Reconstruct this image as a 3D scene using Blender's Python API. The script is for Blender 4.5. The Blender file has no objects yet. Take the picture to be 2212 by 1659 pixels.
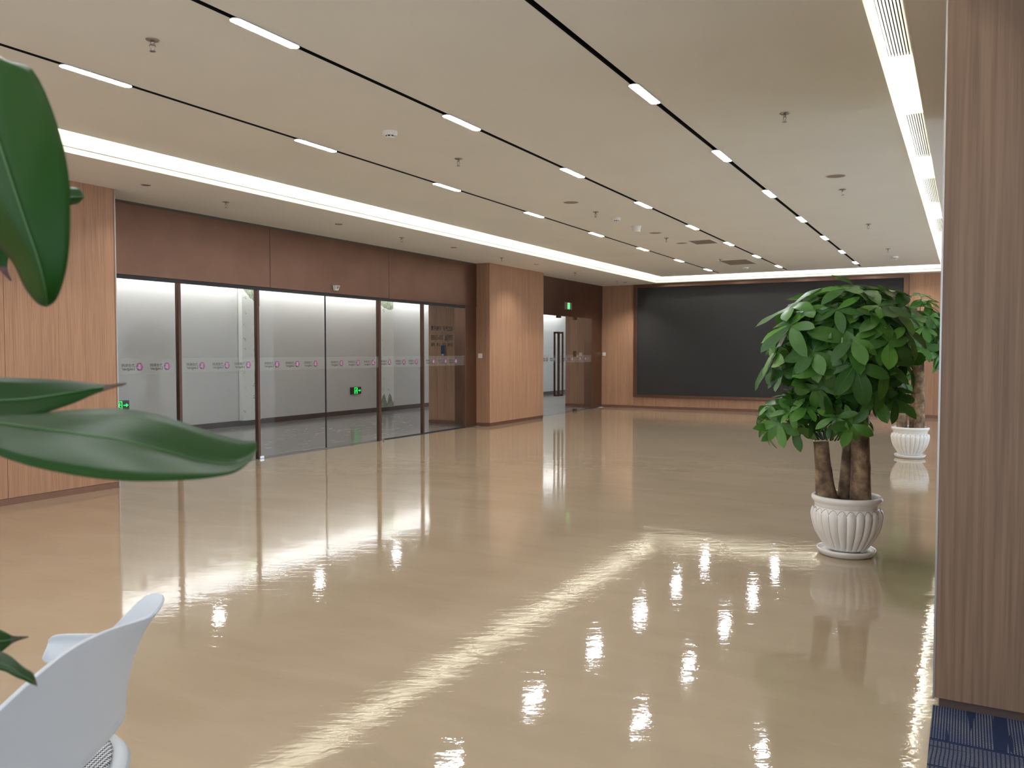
import bpy, bmesh, math, random
from mathutils import Vector, Matrix

# ------------------------------------------------------------------ camera, world, exposure
scene = bpy.context.scene
COL = scene.collection
FPX, CX, CY, EYE = 1790.0, 1106.0, 829.5, 1.42
PITCH, YAW = math.radians(-2.2235), math.radians(28.7493)
cam_data = bpy.data.cameras.new('camera')
cam_data.sensor_width = 36.0
cam_data.lens = FPX / 2212.0 * 36.0
cam_data.clip_start = 0.05
cam_data.dof.use_dof = True
cam_data.dof.focus_distance = 6.5
cam_data.dof.aperture_fstop = 9.0
cam = bpy.data.objects.new('camera', cam_data)
cam.location = (0, 0, EYE)
cam.rotation_euler = (math.radians(90) + PITCH, 0, YAW)
COL.objects.link(cam)
scene.camera = cam
CAMROT = cam.rotation_euler.to_matrix()

world = bpy.data.worlds.new('world')
scene.world = world
world.use_nodes = True
bg = world.node_tree.nodes['Background']
bg.inputs[0].default_value = (0.76, 0.87, 1.0, 1)
bg.inputs[1].default_value = 0.85

vs = scene.view_settings
vs.view_transform = 'Standard'
vs.look = 'None'
vs.exposure = 1.15
vs.gamma = 1.0
vs.use_curve_mapping = False
scene.cycles.max_bounces = 8
scene.cycles.diffuse_bounces = 4
scene.cycles.glossy_bounces = 4
scene.cycles.transmission_bounces = 4
scene.cycles.transparent_max_bounces = 12
scene.cycles.caustics_reflective = False
scene.cycles.caustics_refractive = False

LAMP_POWER = 52.0      # track lamp diffusers
COVE_POWER = 36.0      # hidden strips of the hall's ceiling slot
COVE_POWER_RIGHT = 32.0   # strip of the right slot, strength tuned apart from the others
CORRIDOR_POWER = 31.0   # strips of the corridor ceiling
DOWNLIGHT_WATTS = 34.0  # each chrome downlight of the left border


def at(px, py, depth):
    """point seen at a pixel, at a given distance along the view axis"""
    v = Vector(((px - CX) / FPX, -(py - CY) / FPX, -1.0)) * depth
    return CAMROT @ v + Vector((0, 0, EYE))


RIGHT = CAMROT @ Vector((1, 0, 0))
FWD = Vector((-math.sin(YAW), math.cos(YAW), 0))


# ------------------------------------------------------------------ material helpers
def srgb(r, g, b):
    def c(v):
        v /= 255.0
        return v / 12.92 if v <= 0.04045 else ((v + 0.055) / 1.055) ** 2.4
    return (c(r), c(g), c(b), 1.0)


MATS = {}


class NT:
    def __init__(self, name):
        m = bpy.data.materials.new(name)
        m.use_nodes = True
        self.m, self.t = m, m.node_tree
        self.b = self.t.nodes['Principled BSDF']
        MATS[name] = m

    def n(self, kind, **kw):
        nd = self.t.nodes.new(kind)
        for k, v in kw.items():
            setattr(nd, k, v)
        return nd

    def l(self, a, b):
        self.t.links.new(a, b)

    def math(self, op, a, b=None, c=None):
        nd = self.n('ShaderNodeMath', operation=op)
        for i, v in enumerate((a, b, c)):
            if v is None:
                continue
            if isinstance(v, (int, float)):
                nd.inputs[i].default_value = v
            else:
                self.l(v, nd.inputs[i])
        return nd.outputs[0]

    def pos(self, scale=(1, 1, 1), obj=False):
        if obj:
            src = self.n('ShaderNodeTexCoord').outputs['Object']
        else:
            src = self.n('ShaderNodeNewGeometry').outputs['Position']
        mp = self.n('ShaderNodeMapping')
        mp.inputs['Scale'].default_value = scale
        self.l(src, mp.inputs['Vector'])
        return mp.outputs[0]

    def noise(self, vec, scale, detail=3, rough=0.5, dist=0.0):
        nd = self.n('ShaderNodeTexNoise')
        nd.inputs['Scale'].default_value = scale
        nd.inputs['Detail'].default_value = detail
        nd.inputs['Roughness'].default_value = rough
        nd.inputs['Distortion'].default_value = dist
        self.l(vec, nd.inputs['Vector'])
        return nd.outputs['Fac']

    def ramp(self, fac, stops):
        nd = self.n('ShaderNodeValToRGB')
        el = nd.color_ramp.elements
        while len(el) < len(stops):
            el.new(0.5)
        for e, (p, c) in zip(el, stops):
            e.position = p
            e.color = c
        self.l(fac, nd.inputs[0])
        return nd.outputs[0]

    def mix(self, fac, a, b, blend='MIX'):
        nd = self.n('ShaderNodeMix', data_type='RGBA', blend_type=blend)
        for i, v in ((0, fac), (6, a), (7, b)):
            if isinstance(v, (int, float)):
                nd.inputs[i].default_value = v
            elif isinstance(v, tuple):
                nd.inputs[i].default_value = v
            else:
                self.l(v, nd.inputs[i])
        return nd.outputs[2]

    def bump(self, h, strength, dist=0.01):
        nd = self.n('ShaderNodeBump')
        nd.inputs['Strength'].default_value = strength
        nd.inputs['Distance'].default_value = dist
        self.l(h, nd.inputs['Height'])
        self.l(nd.outputs[0], self.b.inputs['Normal'])
        return nd

    def set(self, color=None, rough=None, metal=None, spec=None, coat=None):
        if color is not None:
            if isinstance(color, tuple):
                self.b.inputs['Base Color'].default_value = color
            else:
                self.l(color, self.b.inputs['Base Color'])
        if rough is not None:
            if isinstance(rough, (int, float)):
                self.b.inputs['Roughness'].default_value = rough
            else:
                self.l(rough, self.b.inputs['Roughness'])
        if metal is not None:
            self.b.inputs['Metallic'].default_value = metal
        if spec is not None:
            self.b.inputs['Specular IOR Level'].default_value = spec
        if coat is not None:
            self.b.inputs['Coat Weight'].default_value = coat
        return self.m


def plain(name, color, rough=0.5, metal=0.0, spec=0.5, var=0.06, scale=8.0):
    """plain paint or metal with a slight procedural mottle"""
    t = NT(name)
    f = t.noise(t.pos(), scale, 3)
    lo = tuple(c * (1 - var) for c in color[:3]) + (1,)
    hi = tuple(min(1, c * (1 + var)) for c in color[:3]) + (1,)
    return t.set(t.ramp(f, [(0.3, lo), (0.7, hi)]), rough, metal, spec)


def emit(name, color, strength):
    t = NT(name)
    t.b.inputs['Base Color'].default_value = color
    t.b.inputs['Emission Color'].default_value = color
    t.b.inputs['Emission Strength'].default_value = strength
    return t.m


def wood(name, dark, light, fine=90.0, rough=0.5):
    t = NT(name)
    a = t.noise(t.pos((1, 1, 0.018)), fine, 4, 0.6, 0.3)
    b = t.noise(t.pos((1, 1, 0.03)), 14.0, 3, 0.5, 0.8)
    f = t.math('ADD', t.math('MULTIPLY', a, 0.65), t.math('MULTIPLY', b, 0.35))
    c = t.ramp(f, [(0.30, dark), (0.56, light), (0.70, tuple(min(1, v * 1.07) for v in light[:3]) + (1,))])
    t.set(c, rough, spec=0.35)
    t.bump(a, 0.08, 0.002)
    return t.m


def glassy(name, tint, base=0.04):
    t = NT(name)
    out = t.t.nodes['Material Output']
    tr = t.n('ShaderNodeBsdfTransparent')
    tr.inputs[0].default_value = tint
    gl = t.n('ShaderNodeBsdfGlossy')
    gl.inputs['Roughness'].default_value = 0.0
    lw = t.n('ShaderNodeLayerWeight')
    lw.inputs['Blend'].default_value = 0.5
    # Schlick reflectance of one face of the pane
    fac = t.math('ADD', base, t.math('MULTIPLY', t.math('POWER', lw.outputs['Facing'], 5.0), 0.8))
    mx = t.n('ShaderNodeMixShader')
    t.l(fac, mx.inputs[0])
    t.l(tr.outputs[0], mx.inputs[1])
    t.l(gl.outputs[0], mx.inputs[2])
    t.l(mx.outputs[0], out.inputs['Surface'])
    return t.m


# --- surfaces
plain('ceiling_paint', (0.85, 0.86, 0.83, 1), 0.85, var=0.015, scale=1.5)
plain('soffit_paint', (0.86, 0.85, 0.84, 1), 0.85, var=0.015, scale=1.5)
plain('cove_paint', (0.88, 0.87, 0.80, 1), 0.8, var=0.01)
plain('groove_dark', (0.10, 0.10, 0.08, 1), 0.8)
plain('track_black', (0.012, 0.012, 0.014, 1), 0.45)
plain('white_plastic', (0.82, 0.82, 0.80, 1), 0.4, var=0.02)
plain('grille_white', (0.78, 0.77, 0.72, 1), 0.5, var=0.02)
plain('grille_beige', (0.33, 0.28, 0.23, 1), 0.6, var=0.03)
plain('dark_slot', (0.015, 0.015, 0.015, 1), 0.7)
plain('steel', (0.42, 0.39, 0.36, 1), 0.3, metal=0.9)
plain('chrome', (0.85, 0.86, 0.9, 1), 0.12, metal=1.0, var=0.01)
plain('corridor_wall', (0.64, 0.62, 0.59, 1), 0.8, var=0.015, scale=2)
plain('dark_baseboard', (0.075, 0.045, 0.035, 1), 0.5)
plain('sign_dark', (0.02, 0.022, 0.02, 1), 0.4)
plain('sign_frame', (0.30, 0.29, 0.27, 1), 0.4, metal=0.5)
plain('screen_black', (0.020, 0.0195, 0.020, 1), 0.62, spec=0.45, var=0.04, scale=3)
plain('print_black', (0.012, 0.012, 0.012, 1), 0.6)
plain('logo_dark', srgb(66, 14, 62), 0.5, var=0.02)
plain('logo_mid', srgb(128, 30, 104), 0.5, var=0.02)
plain('logo_pink', srgb(196, 62, 150), 0.5, var=0.02)
plain('logo_light', srgb(226, 176, 222), 0.5, var=0.02)
plain('device_blue', srgb(34, 42, 66), 0.3, var=0.02)
plain('device_face', srgb(120, 122, 140), 0.35, metal=0.3)
plain('bronze', (0.12, 0.065, 0.045, 1), 0.35, metal=0.6)
plain('baseboard_copper', (0.22, 0.115, 0.075, 1), 0.4, metal=0.5)
plain('stone_dark', (0.12, 0.12, 0.135, 1), 0.12)
plain('soil', (0.035, 0.025, 0.018, 1), 0.9, var=0.4, scale=60)
plain('chair_white', (0.56, 0.59, 0.62, 1), 0.38, var=0.01)
plain('chair_leg_wood', (0.45, 0.33, 0.24, 1), 0.5, var=0.1, scale=30)
plain('glaze_groove', (0.20, 0.145, 0.10, 1), 0.3)
plain('leaf_tip_brown', (0.10, 0.04, 0.03, 1), 0.6, var=0.3, scale=80)
plain('planter_grey', (0.22, 0.22, 0.23, 1), 0.5)
emit('lamp_glow', (0.93, 0.95, 1.0, 1), LAMP_POWER)
emit('cove_glow', (1.0, 0.98, 0.90, 1), COVE_POWER)
emit('cove_glow_right', (1.0, 0.98, 0.93, 1), COVE_POWER_RIGHT)
emit('corridor_glow', (0.97, 0.98, 1.0, 1), CORRIDOR_POWER)
emit('exit_green', (0.01, 0.75, 0.08, 1), 0.75)
emit('exit_white', (0.30, 0.9, 0.42, 1), 0.45)
wood('wood_wall', srgb(140, 103, 79), srgb(174, 136, 109), 120)
wood('wood_partition', srgb(100, 77, 59), srgb(130, 104, 83), 60)
glassy('pane_glass', (0.965, 0.975, 0.97, 1), 0.016)


def build_special():
    # copper cladding: brushed metal
    t = NT('copper')
    f = t.noise(t.pos((1, 1, 1)), 2.2, 4, 0.55)
    t.set(t.ramp(f, [(0.3, (0.165, 0.090, 0.060, 1)), (0.7, (0.195, 0.107, 0.074, 1))]), 0.32, 0.8)
    # polished beige resin floor
    t = NT('floor_resin')
    p = t.pos()
    big = t.noise(p, 0.55, 3, 0.55)
    mid = t.noise(t.pos((0.5, 1.6, 1)), 2.0, 4, 0.6, 0.6)
    col = t.ramp(t.math('ADD', t.math('MULTIPLY', big, 0.55), t.math('MULTIPLY', mid, 0.45)),
                 [(0.30, (0.37, 0.285, 0.185, 1)), (0.52, (0.43, 0.335, 0.226, 1)), (0.72, (0.47, 0.375, 0.262, 1))])
    scr = t.noise(t.pos((1.2, 14, 1)), 6.0, 2, 0.5, 1.2)
    scrf = t.ramp(scr, [(0.66, (0, 0, 0, 1)), (0.74, (1, 1, 1, 1))])
    col = t.mix(t.math('MULTIPLY', scrf, 0.10), col, (0.66, 0.56, 0.43, 1))
    rg = t.ramp(t.noise(t.pos((0.7, 2.2, 1)), 1.3, 4, 0.6), [(0.3, (0.025,) * 3 + (1,)), (0.75, (0.065,) * 3 + (1,))])
    t.set(col, rg, spec=0.8)
    h1 = t.noise(p, 34.0, 2, 0.5)
    h2 = t.noise(t.pos((0.9, 1.4, 1)), 3.2, 2, 0.5)
    rot = t.n('ShaderNodeMapping')
    rot.inputs['Rotation'].default_value = (0, 0, -YAW)
    t.l(t.n('ShaderNodeNewGeometry').outputs['Position'], rot.inputs['Vector'])
    st = t.n('ShaderNodeMapping')
    st.inputs['Scale'].default_value = (0.8, 5.0, 1)
    t.l(rot.outputs[0], st.inputs['Vector'])
    h3 = t.noise(st.outputs[0], 3.2, 3, 0.6, 0.6)
    h = t.math('ADD', t.math('MULTIPLY', h1, 0.13), t.math('ADD', t.math('MULTIPLY', h2, 0.42), t.math('MULTIPLY', h3, 0.26)))
    t.bump(h, 0.50, 0.004)
    # corridor stone floor
    t = NT('corridor_stone')
    s = t.noise(t.pos((1.0, 0.35, 1)), 3.5, 5, 0.62, 1.5)
    s2 = t.noise(t.pos((0.6, 0.25, 1)), 8.0, 3, 0.6, 2.5)
    c1 = t.ramp(s, [(0.3, (0.20, 0.185, 0.185, 1)), (0.7, (0.33, 0.305, 0.30, 1))])
    v = t.ramp(s2, [(0.62, (0, 0, 0, 1)), (0.68, (1, 1, 1, 1))])
    t.set(t.mix(t.math('MULTIPLY', v, 0.8), c1, (0.75, 0.73, 0.71, 1)), 0.14, spec=0.45)
    # film wrapped round the corridor columns: white, with little grey prints
    t = NT('wrap_film')
    vo = t.n('ShaderNodeTexVoronoi')
    vo.inputs['Scale'].default_value = 4.2
    vo.inputs['Randomness'].default_value = 0.35
    t.l(t.pos((1.0, 1.0, 1.0)), vo.inputs['Vector'])
    nz = t.noise(t.pos(), 45.0, 2, 0.5)
    spot = t.math('MULTIPLY', t.math('LESS_THAN', vo.outputs['Distance'], 0.17), t.math('GREATER_THAN', nz, 0.56))
    t.set(t.mix(spot, (0.80, 0.80, 0.74, 1), (0.30, 0.30, 0.27, 1)), 0.5)
    # green marble
    t = NT('jade_marble')
    m = t.noise(t.pos(), 14.0, 5, 0.65, 2.0)
    t.set(t.ramp(m, [(0.35, (0.20, 0.235, 0.16, 1)), (0.55, (0.33, 0.36, 0.27, 1)), (0.68, (0.62, 0.63, 0.54, 1))]), 0.2)
    # frosted film band on the glass
    t = NT('frost_film')
    tr = t.n('ShaderNodeBsdfTransparent')
    mx = t.n('ShaderNodeMixShader')
    df = t.n('ShaderNodeBsdfDiffuse')
    df.inputs[0].default_value = (0.62, 0.64, 0.61, 1)
    mx.inputs[0].default_value = 0.16
    t.l(tr.outputs[0], mx.inputs[1])
    t.l(df.outputs[0], mx.inputs[2])
    t.l(mx.outputs[0], t.t.nodes['Material Output'].inputs['Surface'])
    # blue carpet with pale dashed lines
    for nm, ax in (('carpet_blue', 0), ('carpet_blue_turned', 1)):
        t = NT(nm)
        sp = t.n('ShaderNodeSeparateXYZ')
        t.l(t.pos(), sp.inputs[0])
        a, b = sp.outputs[ax], sp.outputs[1 - ax]
        line = t.math('LESS_THAN', t.math('FRACT', t.math('MULTIPLY', a, 105.0)), 0.45)
        dash = t.math('LESS_THAN', t.math('FRACT', t.math('ADD', t.math("MULTIPLY", b, 75.0), t.math('MULTIPLY', t.noise(t.pos(), 3.0, 1), 2.0))), 0.66)
        band = t.math('GREATER_THAN', t.noise(t.pos((9, 0.5, 1) if ax == 0 else (0.5, 9, 1)), 2.0, 1), 0.42)
        f = t.math('MULTIPLY', t.math('MULTIPLY', line, dash), band)
        hue = t.ramp(t.noise(t.pos(), 7.0), [(0.35, (0.13, 0.14, 0.20, 1)), (0.65, (0.22, 0.215, 0.205, 1))])
        t.set(t.mix(f, (0.020, 0.028, 0.062, 1), hue), 0.95, spec=0.1)
        t.bump(t.noise(t.pos(), 400.0, 2), 0.4, 0.003)
    # glazed pot
    t = NT('pot_glaze')
    t.set(t.ramp(t.noise(t.pos(), 12.0), [(0.3, (0.87, 0.85, 0.81, 1)), (0.7, (0.91, 0.89, 0.85, 1))]), 0.10, spec=0.6)
    # bark
    t = NT('bark')
    n1 = t.noise(t.pos((1, 1, 0.55)), 26.0, 5, 0.7, 0.5)
    n2 = t.noise(t.pos((1, 1, 1)), 9.0, 3, 0.6)
    c = t.ramp(n2, [(0.36, (0.11, 0.072, 0.046, 1)), (0.52, (0.30, 0.195, 0.12, 1)), (0.66, (0.52, 0.38, 0.21, 1))])
    t.set(t.mix(t.math('MULTIPLY', n1, 0.5), c, (0.075, 0.047, 0.032, 1)), 0.8)
    t.bump(n1, 0.8, 0.012)
    # foliage
    for nm, lo, hi in (('leaf_green', (0.020, 0.085, 0.022, 1), (0.14, 0.36, 0.05, 1)),
                       ('big_leaf_green', (0.008, 0.042, 0.004, 1), (0.017, 0.070, 0.007, 1))):
        t = NT(nm)
        oi = t.n('ShaderNodeObjectInfo')
        ns = t.noise(t.pos(obj=True), 9.0, 3)
        fac = t.math('ADD', t.math('MULTIPLY', t.math('POWER', oi.outputs['Random'], 1.8), 0.75), t.math('MULTIPLY', ns, 0.25))
        col = t.ramp(fac, [(0.0, lo), (1.0, hi)])
        t.set(col, 0.36 if nm == 'leaf_green' else 0.42, spec=0.5 if nm == 'leaf_green' else 0.2)
        out = t.t.nodes['Material Output']
        tl = t.n('ShaderNodeBsdfTranslucent')
        t.l(t.mix(0.5, col, (0.16, 0.42, 0.05, 1)), tl.inputs[0])
        mx = t.n('ShaderNodeMixShader')
        mx.inputs[0].default_value = 0.22 if nm == 'leaf_green' else 0.08
        t.l(t.b.outputs[0], mx.inputs[1])
        t.l(tl.outputs[0], mx.inputs[2])
        t.l(mx.outputs[0], out.inputs['Surface'])
    plain('leaf_rib', (0.085, 0.18, 0.055, 1), 0.4)
    plain('big_leaf_rib', (0.05, 0.13, 0.03, 1), 0.5)
    plain('leaf_stem', (0.045, 0.10, 0.025, 1), 0.5)
    # houndstooth cloth
    t = NT('houndstooth')
    sp = t.n('ShaderNodeSeparateXYZ')
    t.l(t.pos(obj=True), sp.inputs[0])
    P = 0.0092
    wx = t.math('LESS_THAN', t.math('FRACT', t.math('DIVIDE', sp.outputs[0], P)), 0.5)
    wy = t.math('LESS_THAN', t.math('FRACT', t.math('DIVIDE', sp.outputs[1], P)), 0.5)
    tw = t.math('LESS_THAN', t.math('FRACT', t.math('DIVIDE', t.math('ADD', sp.outputs[0], sp.outputs[1]), P / 2)), 0.5)
    pick = t.math('ADD', t.math('MULTIPLY', tw, wx), t.math('MULTIPLY', t.math('SUBTRACT', 1.0, tw), wy))
    t.set(t.mix(pick, (0.72, 0.72, 0.70, 1), (0.016, 0.018, 0.03, 1)), 0.9, spec=0.1)


build_special()


# ------------------------------------------------------------------ geometry helpers
def link(o, parent=None):
    COL.objects.link(o)
    if parent is not None:
        o.parent = parent
    return o


def tag(o, label=None, cat=None, group=None, kind=None):
    if label:
        o['label'] = label
    if cat:
        o['category'] = cat
    if group:
        o['group'] = group
    if kind:
        o['kind'] = kind
    return o


def empty(name, loc=(0, 0, 0), label=None, cat=None, group=None, kind=None, rz=0.0):
    o = bpy.data.objects.new(name, None)
    o.empty_display_size = 0.05
    o.location = loc
    o.rotation_euler = (0, 0, rz)
    COL.objects.link(o)
    return tag(o, label, cat, group, kind)


class MB:
    """collects vertices and faces of one mesh"""

    def __init__(self):
        self.v, self.f, self.m = [], [], []

    def add(self, vs, fs, mi=0):
        o = len(self.v)
        self.v += [tuple(p) for p in vs]
        self.f += [tuple(i + o for i in q) for q in fs]
        self.m += [mi] * len(fs)
        return self

    def box(self, x0, x1, y0, y1, z0, z1, mi=0):
        return self.add([(x0, y0, z0), (x1, y0, z0), (x1, y1, z0), (x0, y1, z0), (x0, y0, z1), (x1, y0, z1), (x1, y1, z1), (x0, y1, z1)],
                        [(0, 3, 2, 1), (4, 5, 6, 7), (0, 1, 5, 4), (1, 2, 6, 5), (2, 3, 7, 6), (3, 0, 4, 7)], mi)

    def lathe(self, prof, n=24, mi=0, c=(0, 0, 0), cap=True):
        vs, fs = [], []
        for r, z in prof:
            for k in range(n):
                a = 2 * math.pi * k / n
                vs.append((c[0] + r * math.cos(a), c[1] + r * math.sin(a), c[2] + z))
        for i in range(len(prof) - 1):
            for k in range(n):
                k2 = (k + 1) % n
                fs.append((i * n + k, i * n + k2, (i + 1) * n + k2, (i + 1) * n + k))
        if cap:
            fs.append(tuple(reversed(range(n))))
            fs.append(tuple((len(prof) - 1) * n + k for k in range(n)))
        return self.add(vs, fs, mi)

    def tube(self, pts, rads, n=8, mi=0, cap=True, jitter=None):
        pts = [Vector(p) for p in pts]
        vs, fs = [], []
        ref = Vector((0.31, 0.57, 0.2)).normalized()
        for i, p in enumerate(pts):
            d = (pts[min(i + 1, len(pts) - 1)] - pts[max(i - 1, 0)]).normalized()
            a = d.cross(ref)
            if a.length < 1e-3:
                a = d.cross(Vector((1, 0, 0)))
            a.normalize()
            b = d.cross(a)
            for k in range(n):
                t = 2 * math.pi * k / n
                rr = rads[i] * (1 + (jitter(i, k) if jitter else 0))
                vs.append(p + a * (rr * math.cos(t)) + b * (rr * math.sin(t)))
        for i in range(len(pts) - 1):
            for k in range(n):
                k2 = (k + 1) % n
                fs.append((i * n + k, i * n + k2, (i + 1) * n + k2, (i + 1) * n + k))
        if cap:
            fs.append(tuple(reversed(range(n))))
            fs.append(tuple((len(pts) - 1) * n + k for k in range(n)))
        return self.add(vs, fs, mi)

    def mesh(self, name, mats, smooth=False, bevel=0.0):
        me = bpy.data.meshes.new(name)
        me.from_pydata(self.v, [], self.f)
        for m in (mats if isinstance(mats, (list, tuple)) else [mats]):
            me.materials.append(MATS[m])
        me.polygons.foreach_set('material_index', self.m)
        bm = bmesh.new()
        bm.from_mesh(me)
        bmesh.ops.recalc_face_normals(bm, faces=bm.faces)
        if bevel:
            bmesh.ops.bevel(bm, geom=bm.edges[:], offset=bevel, segments=2, affect='EDGES', profile=0.6, clamp_overlap=True)
        bm.to_mesh(me)
        bm.free()
        if smooth:
            me.polygons.foreach_set('use_smooth', [True] * len(me.polygons))
            if smooth == 'auto':
                me.set_sharp_from_angle(angle=math.radians(40))
        me.update()
        return me

    def build(self, name, mats, parent=None, smooth=False, bevel=0.0):
        return link(bpy.data.objects.new(name, self.mesh(name, mats, smooth, bevel)), parent)


def box(name, x0, x1, y0, y1, z0, z1, mat, parent=None, bevel=0.0, smooth=False):
    return MB().box(x0, x1, y0, y1, z0, z1).build(name, mat, parent, smooth, bevel)


def struct(o, label=None):
    o['kind'] = 'structure'
    if label:
        o['label'] = label
    return o


def share(name, me, parent=None, loc=(0, 0, 0), rz=0.0):
    o = bpy.data.objects.new(name, me)
    o.location = loc
    o.rotation_euler = (0, 0, rz)
    return link(o, parent)


TEXTS = {}


def text_mesh(body, size, offset=0.0, mat='print_black', width=None):
    """flat print: mesh of a line of lettering, left aligned at the origin, optionally squeezed to a width"""
    key = (body, size, offset, mat, width)
    if key in TEXTS:
        return TEXTS[key]
    cu = bpy.data.curves.new('lettering', 'FONT')
    cu.body, cu.size, cu.offset = body, size, offset
    cu.resolution_u = 2
    ob = bpy.data.objects.new('lettering', cu)
    COL.objects.link(ob)
    bpy.context.view_layer.update()
    dg = bpy.context.evaluated_depsgraph_get()
    me = bpy.data.meshes.new_from_object(ob.evaluated_get(dg))
    bpy.data.objects.remove(ob)
    xs = [v.co.x for v in me.vertices] or [0, 1]
    x0, x1 = min(xs), max(xs)
    k = width / (x1 - x0) if width else 1.0
    for v in me.vertices:
        v.co.x = (v.co.x - x0) * k
    me.materials.clear()
    me.materials.append(MATS[mat])
    TEXTS[key] = me
    return me


# ------------------------------------------------------------------ measures of the hall (metres)
XG = -8.25          # glass line of the left side
XC = -7.75          # face of the wood clad column at the left
XP = -7.93          # face of the pillar between the glass front and the doors
YF = 19.80          # far wall
ZS, ZM, ZT = 3.10, 3.22, 3.36   # soffit, main ceiling, top of the light slot
XL, XR = -6.68, -0.30           # soffit edges of the slot
XLi, XRi = -6.46, -0.505        # main ceiling edges
YS, YSi = 19.46, 19.25
YB = -4.5           # behind the camera
XE = 3.2            # open side beyond the partition
ZH = 2.25           # door head

# ------------------------------------------------------------------ floors
struct(box('floor', -8.16, XE, YB, YF, -0.12, 0.0, 'floor_resin'), 'glossy beige resin floor of the hall')
struct(box('floor_corridor', -12.4, -8.34, 1.5, 26.5, -0.12, -0.002, 'corridor_stone'), 'grey veined stone floor behind the glass')
o = empty('trim_1', (0, 0, 0), 'dark stone threshold strip under the glass front and doors', None, None, 'structure')
box('threshold_stone', -8.34, -8.16, 5.58, 13.45, -0.1, 0.001, 'stone_dark', o)
box('threshold_stone', -8.34, -8.16, 15.85, 19.56, -0.1, 0.001, 'stone_dark', o)
cp = empty('floor_carpet', (0, 0, 0), 'blue patterned carpet tiles beside the wood partition', None, None, 'structure')
XCAR = -0.095
for i in range(5):
    for j in range(11):
        x0, y0 = XCAR + i * 0.6, 3.36 - 0.6 * j
        y1 = y0 + 0.6
        if j == 0:
            y1 = 3.68
        box('carpet_tile', x0 + 0.001, x0 + 0.599, y0 + 0.001, y1 - 0.001, 0.0, 0.006, 'carpet_blue' if (i + j) % 2 == 0 else 'carpet_blue_turned', cp)

# ------------------------------------------------------------------ ceiling with slots for the light tracks
TRX = (-5.0, -3.5, -2.0)
TW = 0.021
ce = MB()
edges = [XLi] + [e for x in TRX for e in (x - TW, x + TW)] + [XRi]
for k in range(0, len(edges), 2):
    ce.box(edges[k], edges[k + 1], YB, YSi, ZM, ZM + 0.08)
for x in TRX:
    ce.box(x - TW, x + TW, 19.0, YSi, ZM, ZM + 0.08)
    ce.box(x - TW, x + TW, YB, 19.0, ZM + 0.05, ZM + 0.08)
struct(ce.build('ceiling', 'ceiling_paint'), 'warm white main ceiling with three black light tracks')
struct(box('ceiling_slab', -13.0, XE, YB, 27.0, ZT, ZT + 0.1, 'cove_paint'), 'white top of the ceiling light slot')

sl = empty('ceiling_soffit', (0, 0, 0), 'lower ceiling border around the light slot', None, None, 'structure')
so = MB()
so.box(-8.6, XL - 0.012, YB, YF, ZS, ZT)
so.box(XL - 0.012, XR + 0.012, YS + 0.012, YF, ZS, ZT)
so.box(XR + 0.012, XE, YB, YF, ZS, ZT)
so.build('soffit_board', 'soffit_paint', sl)


def cove_strip(name, z0, z1, mat, inset, y_near=YB):
    m = MB()
    m.box(XL - 0.012, XL - inset, y_near, YS + 0.012, z0, z1)
    m.box(XL - inset, XR + inset, YS + inset, YS + 0.012, z0, z1)
    m.box(XR + inset, XR + 0.012, y_near, YS + 0.012, z0, z1)
    return m.build(name, mat, sl)


cove_strip('cove_lip', ZS - 0.001, 3.146, 'cove_paint', 0.0)
cove_strip('shadow_gap', 3.146, 3.153, 'groove_dark', 0.010)
cove_strip('cove_face', 3.153, ZT, 'cove_paint', 0.0)

# hidden light strips lying on the edge of the main ceiling board
for nm, args, lab in (('left', (XLi + 0.02, XLi + 0.05, YB, YSi - 0.05), 'hidden cove light strip along the left edge of the main ceiling'),
                      ('far', (XLi + 0.02, XRi - 0.02, YSi - 0.05, YSi - 0.02), 'hidden cove light strip along the far edge of the main ceiling'),
                      ('right', (XRi - 0.05, XRi - 0.02, YB, YSi - 0.05), 'hidden cove light strip along the right edge of the main ceiling')):
    x0, x1, y0, y1 = args
    t = empty('cove_light', ((x0 + x1) / 2, y0, ZM + 0.08), lab, 'light strip', 'cove light strips above the ceiling edge')
    m = MB().box(x0 - (x0 + x1) / 2, x1 - (x0 + x1) / 2, 0, y1 - y0, 0.004, 0.014)
    m.build('diffuser', 'cove_glow_right' if nm == 'right' else 'cove_glow', t)
    MB().box(x0 - (x0 + x1) / 2 - 0.004, x1 - (x0 + x1) / 2 + 0.004, -0.0, y1 - y0, 0, 0.004).build('profile', 'grille_white', t)

# ------------------------------------------------------------------ walls of the hall
def clad(name, label, panels, gap, mat, base=None):
    """wall of upright panels: each panel a mesh of its own"""
    w = empty(name, (0, 0, 0), label, None, None, 'structure')
    for p in panels:
        x0, x1, y0, y1, z0, z1 = p
        box('panel', x0, x1, y0, y1, z0, z1, mat, w, bevel=0.0015)
    return w


# left column with its wood panels
w = clad('wall_left', 'wood clad column at the left with vertical grain',
         [(XC - 0.02, XC, y0, y1, 0.065, ZS) for y0, y1 in ((YB, -1.201), (-1.199, 1.049), (1.051, 3.298), (3.302, 4.437), (4.441, 5.577))], 0.002, 'wood_wall')
box('core', -8.6, XC - 0.02, YB, 5.572, 0, ZS, 'groove_dark', w)
box('panel', -8.2, XC, 5.572, 5.592, 0.065, ZS, 'wood_wall', w)
struct(box('baseboard_left', -8.2, XC - 0.008, YB, 5.58, 0, 0.062, 'baseboard_copper'), 'bronze baseboard of the left column')
struct(box('trim_2', XC - 0.006, XC + 0.002, 5.584, 5.594, 0.0, ZS, 'steel'), 'thin metal corner strip of the left column')

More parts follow.
